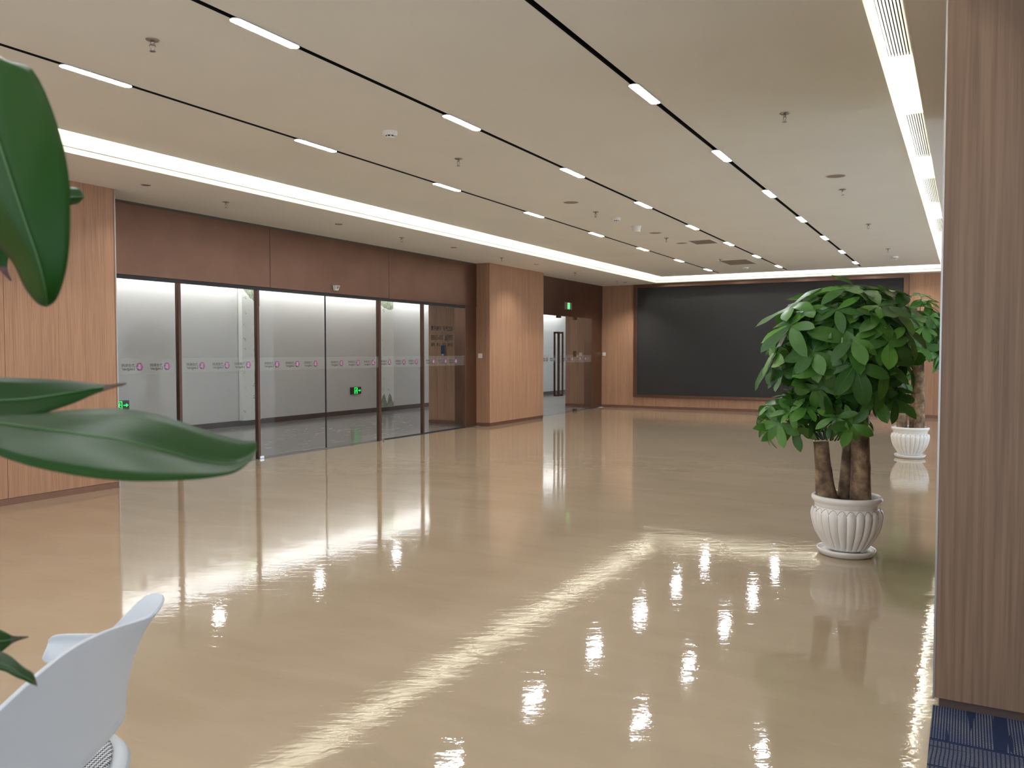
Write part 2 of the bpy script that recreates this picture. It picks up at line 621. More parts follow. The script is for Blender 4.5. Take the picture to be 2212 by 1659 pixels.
# pillar between glass front and doors
w = clad('wall_pillar', 'wood clad pillar between the glass front and the doors',
         [(XP - 0.02, XP, 13.60, 14.726, 0.065, ZS), (XP - 0.02, XP, 14.73, 15.85, 0.065, ZS),
          (-8.27, XP - 0.002, 13.58, 13.60, 0.065, ZS), (-8.27, XP - 0.002, 15.83, 15.85, 0.065, ZS)], 0.002, 'wood_wall')
box('core', -8.27, XP - 0.02, 13.60, 15.83, 0, ZS, 'groove_dark', w)
struct(box('baseboard_pillar', -8.25, XP - 0.008, 13.59, 15.84, 0, 0.062, 'baseboard_copper'), 'bronze baseboard of the pillar')

# far wall
fw = empty('wall_far', (0, 0, 0), 'far wall clad in wood around the big screen', None, None, 'structure')
for a, b, z0, z1 in ((-8.6, -7.36, 0.065, ZS), (-7.356, -5.302, 0.065, 0.285), (-5.298, -3.252, 0.065, 0.285), (-3.248, -1.118, 0.065, 0.285),
                     (-1.114, 0.9, 0.065, ZS), (0.904, XE, 0.065, ZS)):
    box('panel', a, b, YF, YF + 0.02, z0, z1, 'wood_wall', fw, bevel=0.0015)
box('core', -8.6, XE, YF + 0.02, YF + 0.2, 0, ZS, 'groove_dark', fw)
struct(box('baseboard_far', -8.24, XE, YF - 0.006, YF + 0.02, 0, 0.062, 'baseboard_copper'), 'bronze baseboard of the far wall')

# partition at the right
pw = empty('wall_right', (0, 0, 0), 'wood partition end standing close at the right', None, None, 'structure')
XQ, YQ = -0.092, 3.665
box('panel', XQ, 0.62, YQ, YQ + 0.02, 0.042, ZS, 'wood_partition', pw, bevel=0.0015)
box('panel', 0.623, 1.6, YQ, YQ + 0.02, 0.042, ZS, 'wood_partition', pw, bevel=0.0015)
box('panel', XQ + 0.012, XQ + 0.03, YQ + 0.02, 6.85, 0.042, ZS, 'wood_partition', pw)
box('core', XQ + 0.03, 1.6, YQ + 0.02, 6.85, 0, ZS, 'groove_dark', pw)
struct(box('baseboard_right', XQ + 0.02, 1.6, YQ + 0.012, YQ + 0.02, 0, 0.042, 'dark_baseboard'), 'dark recessed kick strip of the right partition')
struct(box('trim_3', XQ - 0.003, XQ + 0.004, YQ - 0.003, YQ + 0.012, 0.038, ZS, 'steel'), 'thin metal corner strip of the right partition')

# ------------------------------------------------------------------ copper header, jambs, glass front
hd = empty('wall_header', (0, 0, 0), 'copper clad header above the glass front', None, None, 'structure')
for a, b in ((5.595, 8.232), (8.238, 10.842), (10.848, 13.579)):
    box('panel', XG - 0.06, XG + 0.03, a, b, ZH + 0.03, 3.072, 'copper', hd, bevel=0.002)
box('shadow_gap', XG - 0.06, XG + 0.015, 5.595, 13.579, 3.072, ZS, 'groove_dark', hd)
hd2 = empty('wall_header.001', (0, 0, 0), 'copper clad header above the glass doors', None, None, 'structure')
box('panel', XG - 0.06, XG + 0.03, 15.852, YF - 0.002, ZH + 0.0, ZS, 'copper', hd2, bevel=0.002)
jb = empty('trim_4', (0, 0, 0), 'copper jamb between the glass front and the pillar', None, None, 'structure')
box('panel', XG - 0.05, XG + 0.02, 13.19, 13.579, 0.0, ZH + 0.03, 'copper', jb, bevel=0.002)
jb2 = empty('trim_5', (0, 0, 0), 'copper jamb between the glass doors and the far wall', None, None, 'structure')
box('panel', XG - 0.05, XG + 0.02, 19.16, YF - 0.002, 0.0, ZH, 'copper', jb2, bevel=0.002)

gf = empty('window_1', (0, 0, 0), 'glass front with bronze mullions and a row of purple logos', None, None, 'structure')
box('head_rail', XG - 0.04, XG + 0.012, 5.595, 13.19, ZH - 0.012, ZH + 0.03, 'track_black', gf)
for y, wd in ((6.765, 0.038), (8.012, 0.04), (10.605, 0.055), (11.812, 0.04)):
    box('mullion', XG - 0.03, XG + 0.03, y - wd / 2, y + wd / 2, 0.0, ZH - 0.012, 'bronze', gf, bevel=0.003)
box('floor_rail', XG - 0.02, XG + 0.008, 10.63, 13.19, 0.001, 0.012, 'track_black', gf)


def logo_mesh():
    """hexagon emblem and two lines of lettering; reads correctly from the corridor side"""
    R, H = 0.049, 0.0425
    hx = [(R, 0), (R / 2, H), (-R / 2, H), (-R, 0), (-R / 2, -H), (R / 2, -H)]   # as seen from the hall
    m = MB()

    def poly(pts, mi, z=0.0):
        m.add([(-x, y, z) for x, y in pts], [tuple(range(len(pts)))], mi)
    A, B, C, D, E, F = hx
    poly([A, B, (0.012, 0.030), (0.016, -0.025)], 2)
    poly([B, C, (-0.016, 0.034), (0.012, 0.030)], 0)
    poly([C, D, (-0.016, -0.004), (-0.016, 0.034)], 1)
    poly([(-0.016, 0.034), (0.012, 0.030), (0.016, -0.025), (0.004, -0.030), (-0.016, -0.012)], 3)
    poly([D, (-0.016, -0.004), (-0.016, -0.012), (0.004, -0.030)], 3)
    poly([D, (0.004, -0.030), (-0.004, -H), E], 0)
    poly([(0.004, -0.030), (0.016, -0.025), A, F, (-0.004, -H)], 1)
    for body, size, wdt, x, y in (('力合科创', 0.044, 0.165, 0.064, 0.000), ('Leaguer', 0.046, 0.165, 0.064, -0.036)):
        tm = text_mesh(body, size, 0.0011, 'print_black', wdt)
        m.add([(v.co.x + x, v.co.y + y, 0) for v in tm.vertices], [tuple(p.vertices) for p in tm.polygons], 4)
    return m.mesh('safety_logo', ['logo_dark', 'logo_mid', 'logo_pink', 'logo_light', 'print_black'])


LOGO = logo_mesh()
READ = Matrix(((0, 0, -1), (-1, 0, 0), (0, 1, 0)))     # local x -> -Y, y -> Z, normal -> -X


def decal(name, me, parent, x, y, z):
    o = bpy.data.objects.new(name, me)
    o.matrix_basis = Matrix.Translation((x, y, z)) @ READ.to_4x4()
    return link(o, parent)


def pane(parent, y0, y1, z0, z1, logos, name='glass_pane', x=XG, band=True):
    g = box(name, x - 0.006, x + 0.006, y0, y1, z0, z1, 'pane_glass', parent)
    if band:
        b = MB().add([(x - 0.0075, y0 + 0.004, 1.168), (x - 0.0075, y1 - 0.004, 1.168), (x - 0.0075, y1 - 0.004, 1.347), (x - 0.0075, y0 + 0.004, 1.347)], [(0, 1, 2, 3)])
        b.build('frosted_band', 'frost_film', g)
    for yl in logos:
        decal('safety_logo', LOGO, g, x - 0.009, yl, 1.249)
    return g


G0 = 0.012
pane(gf, 5.6, 6.746, G0, ZH - 0.012, (5.85, 6.235, 6.605))
pane(gf, 6.784, 7.992, G0, ZH - 0.012, (7.116, 7.509, 7.867))
pane(gf, 8.032, 9.317, G0, ZH - 0.012, (8.357, 8.748, 9.116), 'sliding_leaf', XG + 0.025)
pane(gf, 9.325, 10.578, G0, ZH - 0.012, (9.681, 10.069, 10.444), 'sliding_leaf', XG + 0.025)
pane(gf, 10.633, 11.792, G0, ZH - 0.012, (10.901, 11.295, 11.654))
p6 = pane(gf, 11.832, 13.19, G0, ZH - 0.012, (12.175, 12.561, 12.902))
for body, zz, sz, off in (('独立产证  可租可售', 1.806, 0.092, 0.0022), ('招商热线：0756-6336888', 1.632, 0.118, 0.0022), ('研发楼、厂房、公寓、商铺', 1.522, 0.070, 0.0012)):
    decal('lettering', text_mesh(body, sz, off, 'print_black', 0.70), p6, XG - 0.009, 12.80, zz)
# edge strips of the sliding leaves, floor guides
box('edge_seal', XG + 0.015, XG + 0.033, 9.315, 9.327, G0, ZH - 0.012, 'track_black', gf)
for y in (8.03, 10.64):
    box('floor_guide', XG - 0.0, XG + 0.05, y - 0.03, y + 0.04, 0.001, 0.035, 'chrome', gf, bevel=0.002)

# glass doors by the far wall
dr = empty('door_1', (0, 0, 0), 'frameless glass double door with tall bronze handles', None, None, 'structure')
for a, b, lg in ((15.86, 16.36, (16.1,)), (16.366, 17.268, (16.69, 17.07)), (17.276, 18.176, (17.72, 18.04)), (18.182, 19.155, (18.50, 18.82))):
    pane(dr, a, b, G0, ZH, lg, 'door_leaf' if 16.2 < a < 18.0 else 'glass_pane')
for y0 in (17.17, 17.37):
    h = MB()
    for sx in (-1, 1):
        h.box(XG + sx * 0.055 - 0.012, XG + sx * 0.055 + 0.012, y0 - 0.028, y0 + 0.028, 0.40, 1.88)
        for z in (0.42, 1.86):
            h.box(XG + (0.006 if sx > 0 else -0.055), XG + (0.055 if sx > 0 else -0.006), y0 - 0.028, y0 + 0.028, z - 0.02, z + 0.02)
    h.build('handle', 'bronze', dr, bevel=0.002)
for y, z0, z1, wd in ((17.27, ZH - 0.05, ZH, 0.20), (18.18, ZH - 0.07, ZH, 0.16), (18.18, 0.0, 0.05, 0.16), (16.36, 0.0, 0.05, 0.16), (18.17, 1.30, 1.44, 0.10)):
    box('patch_fitting', XG - 0.02, XG + 0.02, y - wd / 2, y + wd / 2, z0, z1, 'bronze', dr, bevel=0.003)

# ------------------------------------------------------------------ corridor behind the glass
XW = -12.24
cw = empty('wall_corridor', (0, 0, 0), 'plain grey white corridor wall behind the glass', None, None, 'structure')
box('board', XW - 0.15, XW, 1.5, 26.5, 0.1, 2.9, 'corridor_wall', cw)
box('board', XW, -8.3, 26.35, 26.5, 0.1, 2.9, 'corridor_wall', cw)
box('board', XW, -8.6, 1.4, 1.5, 0.0, 2.9, 'corridor_wall', cw)
struct(box('baseboard_corridor', XW - 0.1, XW + 0.012, 1.5, 26.5, 0, 0.10, 'dark_baseboard'), 'dark brown baseboard of the corridor wall')
struct(box('ceiling_corridor', XW + 0.35, -8.3, 1.5, 26.5, 2.9, 3.0, 'cove_paint'), 'white ceiling of the corridor behind the glass')
for x, z, lab in ((XW + 0.335, 2.91, 'hidden light strip washing the corridor wall behind the glass'),):
    t = empty('corridor_light', (x, 1.8, z), lab, 'light strip')
    MB().box(-0.03, -0.02, 0, 24.0, 0.0, 0.06).build('diffuser', 'corridor_glow', t)
    MB().box(-0.02, -0.01, 0, 24.0, 0.0, 0.06).build('profile', 'grille_white', t)
for k in range(6):
    y = 7.0 + k * 2.4
    t = empty('corridor_panel_light', (-10.6, y, 2.9), 'flat square lamp in the corridor ceiling, %s from the left column' % ('first', 'second', 'third', 'fourth', 'fifth', 'sixth')[k], 'lamp', 'corridor ceiling lamps')
    MB().box(-0.07, 0.07, -0.07, 0.07, -0.012, -0.006).build('diffuser', 'corridor_glow', t)
    MB().box(-0.08, 0.08, -0.08, 0.08, -0.006, 0.0).build('frame', 'grille_white', t)

# wood block behind the pillar and behind the doors
w = clad('wall_corridor_block', 'wood clad corridor wall end carrying the access terminal',
         [(-9.44, -9.242, 13.74, 13.76, 0.065, 2.9), (-9.238, -9.022, 13.74, 13.76, 0.065, 2.9), (-9.018, -8.82, 13.74, 13.76, 0.065, 2.9)], 0.002, 'wood_wall')
box('core', -9.44, -8.3, 13.76, 15.83, 0.0, 2.9, 'wood_wall', w)
box('copper_panel', -8.82, -8.31, 13.735, 13.76, 0.0, 2.9, 'copper', w)
struct(box('baseboard_block', -9.44, -8.82, 13.735, 13.745, 0, 0.062, 'baseboard_copper'), 'bronze baseboard of the corridor wall end')
w = clad('wall_corridor_end', 'wood clad corridor wall end seen through the doors',
         [(-9.24, -8.962, 19.76, 19.78, 0.065, 2.9), (-8.958, -8.70, 19.76, 19.78, 0.065, 2.9)], 0.002, 'wood_wall')
box('core', -9.24, -8.62, 19.78, 20.6, 0.0, 2.9, 'wood_wall', w)
box('copper_panel', -8.70, -8.31, 19.75, 19.78, 0.0, 2.9, 'copper', w)
struct(box('baseboard_corridor_end', -9.24, -8.70, 19.755, 19.765, 0, 0.062, 'baseboard_copper'), 'bronze baseboard of the corridor wall end by the doors')

# wrapped columns on the corridor wall
for ya, yb, lab, low in ((11.41, 11.86, 'corridor column in printed white film, torn at the top left of the middle mullion', False),
                         (15.70, 16.17, 'narrow corridor column in printed white film, green marble bared at top and foot', True)):
    t = empty('wrapped_column', (XW + 0.06, (ya + yb) / 2, 0.1), lab, 'column', 'film wrapped corridor columns')
    hw = (yb - ya) / 2
    MB().box(-0.05, 0.05, -hw, hw, 0.0, 2.78).build('marble_core', 'jade_marble', t)
    m = MB()
    top = [(-hw - 0.004, 2.66)]
    n = 14
    rnd = random.Random(3 if low else 5)
    pts = []
    for i in range(n + 1):
        u = i / n
        y = -hw - 0.004 + u * (2 * hw + 0.008)
        z = (2.42 - 0.10 * math.sin(u * 2.4) if low else 2.56 - 0.36 * u ** 0.75) + rnd.uniform(-0.012, 0.012)
        zb = 0.0
        if low:
            zb = 0.07 + 0.25 * abs(math.sin(u * 2 * math.pi + 0.5)) + rnd.uniform(-0.02, 0.02)
        pts.append((y, zb, z))
    for (y0, b0, z0), (y1, b1, z1) in zip(pts[:-1], pts[1:]):
        m.add([(0.053, y0, b0), (0.053, y1, b1), (0.053, y1, z1), (0.053, y0, z0), (0.0515, y0, b0), (0.0515, y1, b1), (0.0515, y1, z1), (0.0515, y0, z0)],
              [(0, 1, 2, 3), (7, 6, 5, 4)])
    for sg, (yy, b0, z0) in ((-1, pts[0]), (1, pts[-1])):
        m.add([(-0.05, yy, b0), (0.053, yy, b0), (0.053, yy, z0), (-0.05, yy, z0)], [(0, 1, 2, 3)])
    m.build('wrapping_film', 'wrap_film', t)


def man_mesh(w, h):
    """green running man pictogram in a door frame, drawn in the y/z plane"""
    m = MB()

    def r(y0, y1, z0, z1, mi):
        m.add([(0, y0 * w, z0 * h), (0, y1 * w, z0 * h), (0, y1 * w, z1 * h), (0, y0 * w, z1 * h)], [(0, 1, 2, 3)], mi)

    def q(p, mi):
        m.add([(0.0008, y * w, z * h) for y, z in p], [tuple(range(len(p)))], mi)
    r(0, 1, 0, 1, 0)
    q([(0.14, 0.04), (0.14, 0.9), (0.86, 0.9), (0.86, 0.04)], 1)
    c = [(0.58 + 0.09 * math.cos(k * 0.785), 0.76 + 0.07 * math.sin(k * 0.785)) for k in range(8)]
    for pts in (c, [(0.44, 0.66), (0.62, 0.66), (0.54, 0.38), (0.38, 0.38)], [(0.26, 0.62), (0.46, 0.66), (0.46, 0.60), (0.26, 0.54)],
                [(0.60, 0.64), (0.80, 0.50), (0.76, 0.46), (0.57, 0.57)], [(0.40, 0.40), (0.54, 0.40), (0.74, 0.20), (0.68, 0.14)],
                [(0.38, 0.40), (0.50, 0.38), (0.30, 0.12), (0.22, 0.16)]):
        m.add([(0.0016, y * w, z * h) for y, z in pts], [tuple(range(len(pts)))], 0)
    return m


def arrow_sign(y, lab):
    t = empty('exit_sign', (XW, y, 0.455), lab, 'exit sign', 'low exit signs on the corridor wall')
    MB().box(0.0, 0.03, -0.18, 0.18, 0.0, 0.16).build('housing', 'sign_dark', t, bevel=0.004)
    m = man_mesh(0.115, 0.14)
    o = m.build('pictogram', ['exit_green', 'sign_dark'], t)
    o.location = (0.0308, -0.065, 0.01)
    a = MB().add([(0, 0, -0.008), (0, 0.052, -0.008), (0, 0.052, -0.032), (0, 0.098, 0.0), (0, 0.052, 0.032), (0, 0.052, 0.008), (0, 0, 0.008)], [(0, 1, 2, 3, 4, 5, 6)])
    o = a.build('arrow', 'exit_green', t)
    o.location = (0.0312, 0.068, 0.08)


arrow_sign(14.86, 'green exit sign with arrow, low on the corridor wall behind the sliding doors')
arrow_sign(8.83, 'green exit sign with arrow, low on the corridor wall beside the left column')
t = empty('exit_sign', (XG + 0.03, 17.70, 2.41), 'small lit exit sign with grey frame on the header above the glass doors', 'exit sign')
MB().box(0.0, 0.025, -0.19, 0.19, 0.0, 0.165).build('housing', 'sign_frame', t, bevel=0.004)
o = man_mesh(0.13, 0.145).build('pictogram', ['exit_white', 'exit_green'], t)
o.location = (0.0258, -0.065, 0.01)

# access terminal on the corridor wall end
t = empty('access_terminal', (-9.09, 13.74, 1.34), 'slim blue screened access terminal on the wood wall behind the glass', 'terminal')
MB().box(-0.05, 0.05, -0.022, 0.0, 0.0, 0.22).build('housing', 'device_face', t, bevel=0.005)
MB().box(-0.042, 0.042, -0.0235, -0.0222, 0.04, 0.20).build('display', 'device_blue', t)
MB().box(-0.02, 0.02, -0.0235, -0.0222, 0.01, 0.03).build('sensor', 'white_plastic', t)


def wall_switch(loc, rz, lab, grp='white wall switches'):
    t = empty('light_switch', loc, lab, 'switch', grp, rz=rz)
    MB().box(-0.043, 0.043, -0.008, 0.0, -0.043, 0.043).build('plate', 'white_plastic', t, bevel=0.002)
    for k in (-1, 1):
        MB().box(-0.032, 0.032, -0.011, -0.008, 0.017 * k - 0.014, 0.017 * k + 0.014).build('rocker', 'grille_white', t, bevel=0.001)


wall_switch((-8.14, 13.58, 1.345), 0, 'square white switch on the narrow side of the wood pillar')
wall_switch((-8.165, YF, 1.36), 0, 'square white switch on the far wood wall beside the door jamb')
wall_switch((-8.80, 19.76, 1.36), 0, 'white switch on the wood wall seen through the glass doors')

# motion sensor above the sliding leaves
t = empty('motion_sensor', (XG + 0.03, 9.54, 2.325), 'small white door sensor on the copper header', 'sensor')
m = MB()
m.add([(0, -0.06, 0.075), (0, 0.06, 0.075), (0.055, 0.05, 0.075), (0.055, -0.05, 0.075), (0, -0.045, 0.0), (0, 0.045, 0.0), (0.03, 0.035, 0.0), (0.03, -0.035, 0.0)],
      [(0, 1, 2, 3), (4, 7, 6, 5), (3, 2, 6, 7), (0, 3, 7, 4), (1, 5, 6, 2), (0, 4, 5, 1)])
m.build('housing', 'white_plastic', t, bevel=0.006)
MB().add([(0.0555, -0.03, 0.062), (0.0555, 0.03, 0.062), (0.042, 0.02, 0.028), (0.042, -0.02, 0.028)], [(0, 1, 2, 3)]).build('lens', 'steel', t)
# small lock barrel in the copper jamb
t = empty('key_switch', (XG + 0.02, 13.29, 0.72), 'tiny dark key switch in the copper jamb', 'switch')
MB().lathe([(0.012, 0.0), (0.012, 0.006), (0.008, 0.008)], 12).build('barrel', 'sign_dark', t).rotation_euler = (0, math.radians(90), 0)

# ------------------------------------------------------------------ the big screen
sc = empty('video_screen', (-4.24, YF, 0.285), 'huge matt black screen on the far wall', 'screen')
SX0, SX1, SZ0, SZ1 = -3.02, 3.02, 0.065, 2.73
MB().box(SX0, SX1, -0.03, 0.0, SZ0, SZ1).build('display', 'screen_black', sc)
FRZ = 2.812
for nm, a in (('frame_side', (-3.115, SX0, -0.055, 0.015, 0.0, FRZ)), ('frame_side', (SX1, 3.125, -0.055, 0.015, 0.0, FRZ)),
              ('frame_rail', (SX0, SX1, -0.055, 0.015, 0.0, SZ0)), ('frame_rail', (SX0, SX1, -0.055, 0.015, SZ1, FRZ))):
    MB().box(*a).build(nm, 'copper', sc, bevel=0.003)

# ------------------------------------------------------------------ light tracks and lamps
ORD = ('first', 'second', 'third', 'fourth', 'fifth', 'sixth', 'seventh', 'eighth')
lm = MB()
N = 8
W2, L2 = 0.035, 0.25
ring = []
for k in range(N + 1):
    a = -math.pi / 2 + math.pi * k / N
    ring.append((W2 * math.sin(-math.pi / 2 + math.pi * k / N) * -1, L2 - W2 + W2 * math.cos(-math.pi / 2 + math.pi * k / N)))
out = ring + [(-x, -y) for x, y in ring]
nv = len(out)
lm.add([(x, y, -0.010) for x, y in out] + [(x, y, -0.004) for x, y in out],
       [tuple(reversed(range(nv))), tuple(range(nv, 2 * nv))] + [(i, (i + 1) % nv, nv + (i + 1) % nv, nv + i) for i in range(nv)])
lm.m = [0] + [1] * (len(lm.f) - 1)
LAMP_ME = lm.mesh('diffuser', ['lamp_glow', 'white_plastic'])
CLIP_ME = MB().box(-0.017, 0.017, -0.24, 0.24, -0.004, -0.0005).mesh('clip_base', 'track_black')
SIDE = ('left', 'middle', 'right')
for s, x in zip(SIDE, TRX):
    t = empty('light_track', (x, YB, ZM), '%s black light track of three sunk into the ceiling' % ('left hand' if s == 'left' else 'middle' if s == 'middle' else 'right hand'), 'light track', 'ceiling light tracks')
    L = 19.0 - YB
    for nm, a in (('side_wall', (-TW + 0.001, -TW + 0.003, 0, L, 0.0, 0.048)), ('side_wall', (TW - 0.003, TW - 0.001, 0, L, 0.0, 0.048)), ('base', (-TW + 0.001, TW - 0.001, 0, L, 0.046, 0.05))):
        MB().box(*a).build(nm, 'track_black', t)
    ys = [3.495 + 2.075 * k for k in range(-3, 8)]
    vis = 0
    first = 1 if s == 'right' else 0
    for k, y in enumerate(ys):
        n = k - 3
        if n < first:
            lab = 'lamp bar in the %s ceiling track, %s place behind the first one in view' % (s, ORD[first - n - 1])
        else:
            lab = '%s lit lamp bar from the camera in the %s ceiling track' % (ORD[n - first], s)
        lt = empty('linear_lamp', (x, y, ZM), lab, 'lamp', 'lamp bars in the ceiling tracks')
        share('diffuser', LAMP_ME, lt)
        share('clip_base', CLIP_ME, lt)

# ------------------------------------------------------------------ sprinklers, detectors, loudspeakers, grilles
ROSE = MB().lathe([(0.012, -0.008), (0.030, -0.007), (0.038, -0.002), (0.038, 0.0)], 20).mesh('escutcheon', 'steel', True)
STEM = MB().lathe([(0.011, -0.03), (0.012, -0.006)], 10).mesh('stem', 'steel', True)
_f = MB()
for sgn in (-1, 1):
    _f.tube([(sgn * 0.011, 0, -0.026), (sgn * 0.018, 0, -0.04), (sgn * 0.004, 0, -0.062)], [0.003] * 3, 6)
FRAME = _f.mesh('yoke', 'steel', True)
DEFL = MB().lathe([(0.017, -0.067), (0.017, -0.064), (0.006, -0.062)], 14).mesh('deflector', 'steel')


def sprinkler(x, y, z, lab):
    t = empty('sprinkler', (x, y, z), lab, 'sprinkler', 'ceiling sprinklers', rz=random.Random(int(x * 7 + y * 31)).uniform(0, 3))
    for nm, me in (('escutcheon', ROSE), ('stem', STEM), ('yoke', FRAME), ('deflector', DEFL)):
        share(nm, me, t)


for x, y, lab in ((-4.156, 3.26, 'sprinkler nearest the camera, between the left and middle light tracks'),
                  (-4.19, 6.60, 'second sprinkler between left and middle tracks, just beyond the near smoke detector'),
                  (-4.22, 9.93, 'third sprinkler between left and middle tracks, beside a round loudspeaker'),
                  (-4.20, 12.73, 'fourth sprinkler between left and middle tracks, before the near air grille'),
                  (-4.24, 16.14, 'farthest sprinkler between left and middle tracks, before the far air grille'),
                  (-1.24, 6.54, 'large near sprinkler right of the right light track'),
                  (-1.24, 9.88, 'second sprinkler right of the right track, beyond the round loudspeaker'),
                  (-1.25, 12.72, 'third sprinkler right of the right light track'),
                  (-1.24, 15.9, 'farthest sprinkler right of the right light track')):
    sprinkler(x, y, ZM, lab)
for y, lab in ((6.667, 'sprinkler in the left ceiling border above the first copper panel'),
               (9.967, 'sprinkler in the left ceiling border above the second copper panel'),
               (12.95, 'sprinkler in the left ceiling border just before the wood pillar'),
               (16.116, 'sprinkler in the left ceiling border just past the wood pillar'),
               (18.533, 'sprinkler in the left ceiling border nearest the black screen')):
    sprinkler(-7.315, y, ZS, lab)

DOWN_R = MB().lathe([(0.030, -0.001), (0.046, -0.004), (0.048, 0.0)], 20, cap=False).mesh('ring', 'chrome', True)
DOWN_B = MB().lathe([(0.004, -0.0015), (0.031, -0.0012)], 20).mesh('reflector', 'steel')
for y, pw, lab in ((5.605, 0.3, 'small chrome downlight in the left border, nearest the left column'), (8.528, 1.0, 'small chrome downlight in the left border above the sliding doors'),
               (11.32, 1.0, 'small chrome downlight in the left border before the pillar'), (14.236, 1.0, 'small chrome downlight beside the wood pillar top'),
               (18.95, 1.7, 'added chrome downlight in the left border, brightening the far wall')):  # last one is added, stronger, to brighten the left of the far wall
    t = empty('downlight', (-7.28, y, ZS), lab, 'downlight', 'small chrome downlights of the left border')
    share('ring', DOWN_R, t)
    share('reflector', DOWN_B, t)
    ld = bpy.data.lights.new('downlight_beam', 'SPOT')
    ld.energy, ld.spot_size, ld.spot_blend, ld.shadow_soft_size = DOWNLIGHT_WATTS * pw, math.radians(118), 1.0, 0.03
    ld.color = (1.0, 0.95, 0.88)
    lo = bpy.data.objects.new('downlight_beam', ld)
    lo.location = (0, 0, -0.03)
    link(lo, t)

DET_B = MB().lathe([(0.052, -0.034), (0.060, -0.022), (0.062, 0.0)], 24).mesh('base', 'white_plastic', 'auto')
DET_C = MB().lathe([(0.034, -0.044), (0.038, -0.034)], 24).mesh('chamber', 'dark_slot', 'auto')
DET_K = MB().lathe([(0.022, -0.056), (0.034, -0.050), (0.036, -0.044)], 24).mesh('cap', 'white_plastic', 'auto')
_p = MB()
for k in range(8):
    a = k * math.pi / 4
    _p.box(0.037 * math.cos(a) - 0.003, 0.037 * math.cos(a) + 0.003, 0.037 * math.sin(a) - 0.003, 0.037 * math.sin(a) + 0.003, -0.046, -0.034)
DET_P = _p.mesh('fin', 'white_plastic')
for x, y, lab in ((-4.171, 5.53, 'white smoke detector nearest the camera, between left and middle tracks'),
                  (-4.175, 10.53, 'white smoke detector midway, between left and middle tracks'),
                  (-4.165, 17.95, 'white smoke detector by the far cove, between left and middle tracks'),
                  (-1.228, 17.3, 'white smoke detector by the far cove, right of the right track')):
    t = empty('smoke_detector', (x, y, ZM), lab, 'smoke detector', 'smoke detectors')
    for nm, me in (('base', DET_B), ('chamber', DET_C), ('cap', DET_K), ('fins', DET_P)):
        share(nm, me, t)
t = empty('ceiling_sensor', (-4.193, 11.36, ZM), 'white cone shaped ceiling unit between left and middle tracks', 'sensor')
MB().lathe([(0.045, -0.082), (0.050, -0.08), (0.066, -0.006)], 24).build('housing', 'ceiling_paint', t, 'auto')
MB().lathe([(0.072, -0.006), (0.075, 0.0)], 24).build('flange', 'white_plastic', t, 'auto')

SPK_R = MB().lathe([(0.088, -0.003), (0.097, -0.006), (0.103, 0.0)], 32, cap=False).mesh('rim', 'grille_white', True)
SPK_G = MB().lathe([(0.02, -0.004), (0.089, -0.002)], 32).mesh('mesh_cover', 'grille_beige')
for x, y, lab in ((-4.215, 9.16, 'flat round loudspeaker between left and middle tracks, nearer one'),
                  (-4.17, 12.11, 'flat round loudspeaker between left and middle tracks, farther one'),
                  (-1.21, 9.10, 'flat round loudspeaker right of the right light track'),
                  (-4.174, 13.45, 'small flat disc left of the near air grille')):
    t = empty('ceiling_speaker', (x, y, ZM), lab, 'loudspeaker', 'round ceiling loudspeakers')
    share('rim', SPK_R, t)
    share('mesh_cover', SPK_G, t)


def flat_grille(x0, x1, y0, y1, lab):
    t = empty('air_grille', ((x0 + x1) / 2, (y0 + y1) / 2, ZM), lab, 'air grille', 'flat ceiling air grilles')
    a, b = (x1 - x0) / 2, (y1 - y0) / 2
    for nm, q in (('frame_side', (-a, -a + 0.02, -b, b, -0.006, 0.0)), ('frame_side', (a - 0.02, a, -b, b, -0.006, 0)),
                  ('frame_end', (-a + 0.02, a - 0.02, -b, -b + 0.02, -0.006, 0)), ('frame_end', (-a + 0.02, a - 0.02, b - 0.02, b, -0.006, 0))):
        MB().box(*q).build(nm, 'ceiling_paint', t)
    MB().box(-a + 0.02, a - 0.02, -b + 0.02, b - 0.02, -0.001, 0).build('backing', 'grille_beige', t)
    n = 9
    me = MB().box(-a + 0.021, a - 0.021, -0.004, 0.004, -0.005, -0.001).mesh('slat', 'grille_beige')
    for k in range(n):
        share('slat', me, t, (0, -b + 0.02 + (k + 0.5) * (2 * b - 0.04) / n, 0))
    if a > 0.3:
        MB().box(-0.008, 0.008, -b + 0.02, b - 0.02, -0.0055, -0.001).build('divider', 'ceiling_paint', t)


flat_grille(-4.02, -3.62, 13.2, 13.75, 'short air grille in the main ceiling, nearer of the two')
flat_grille(-4.36, -3.78, 16.35, 17.35, 'long air grille in the main ceiling near the far cove')

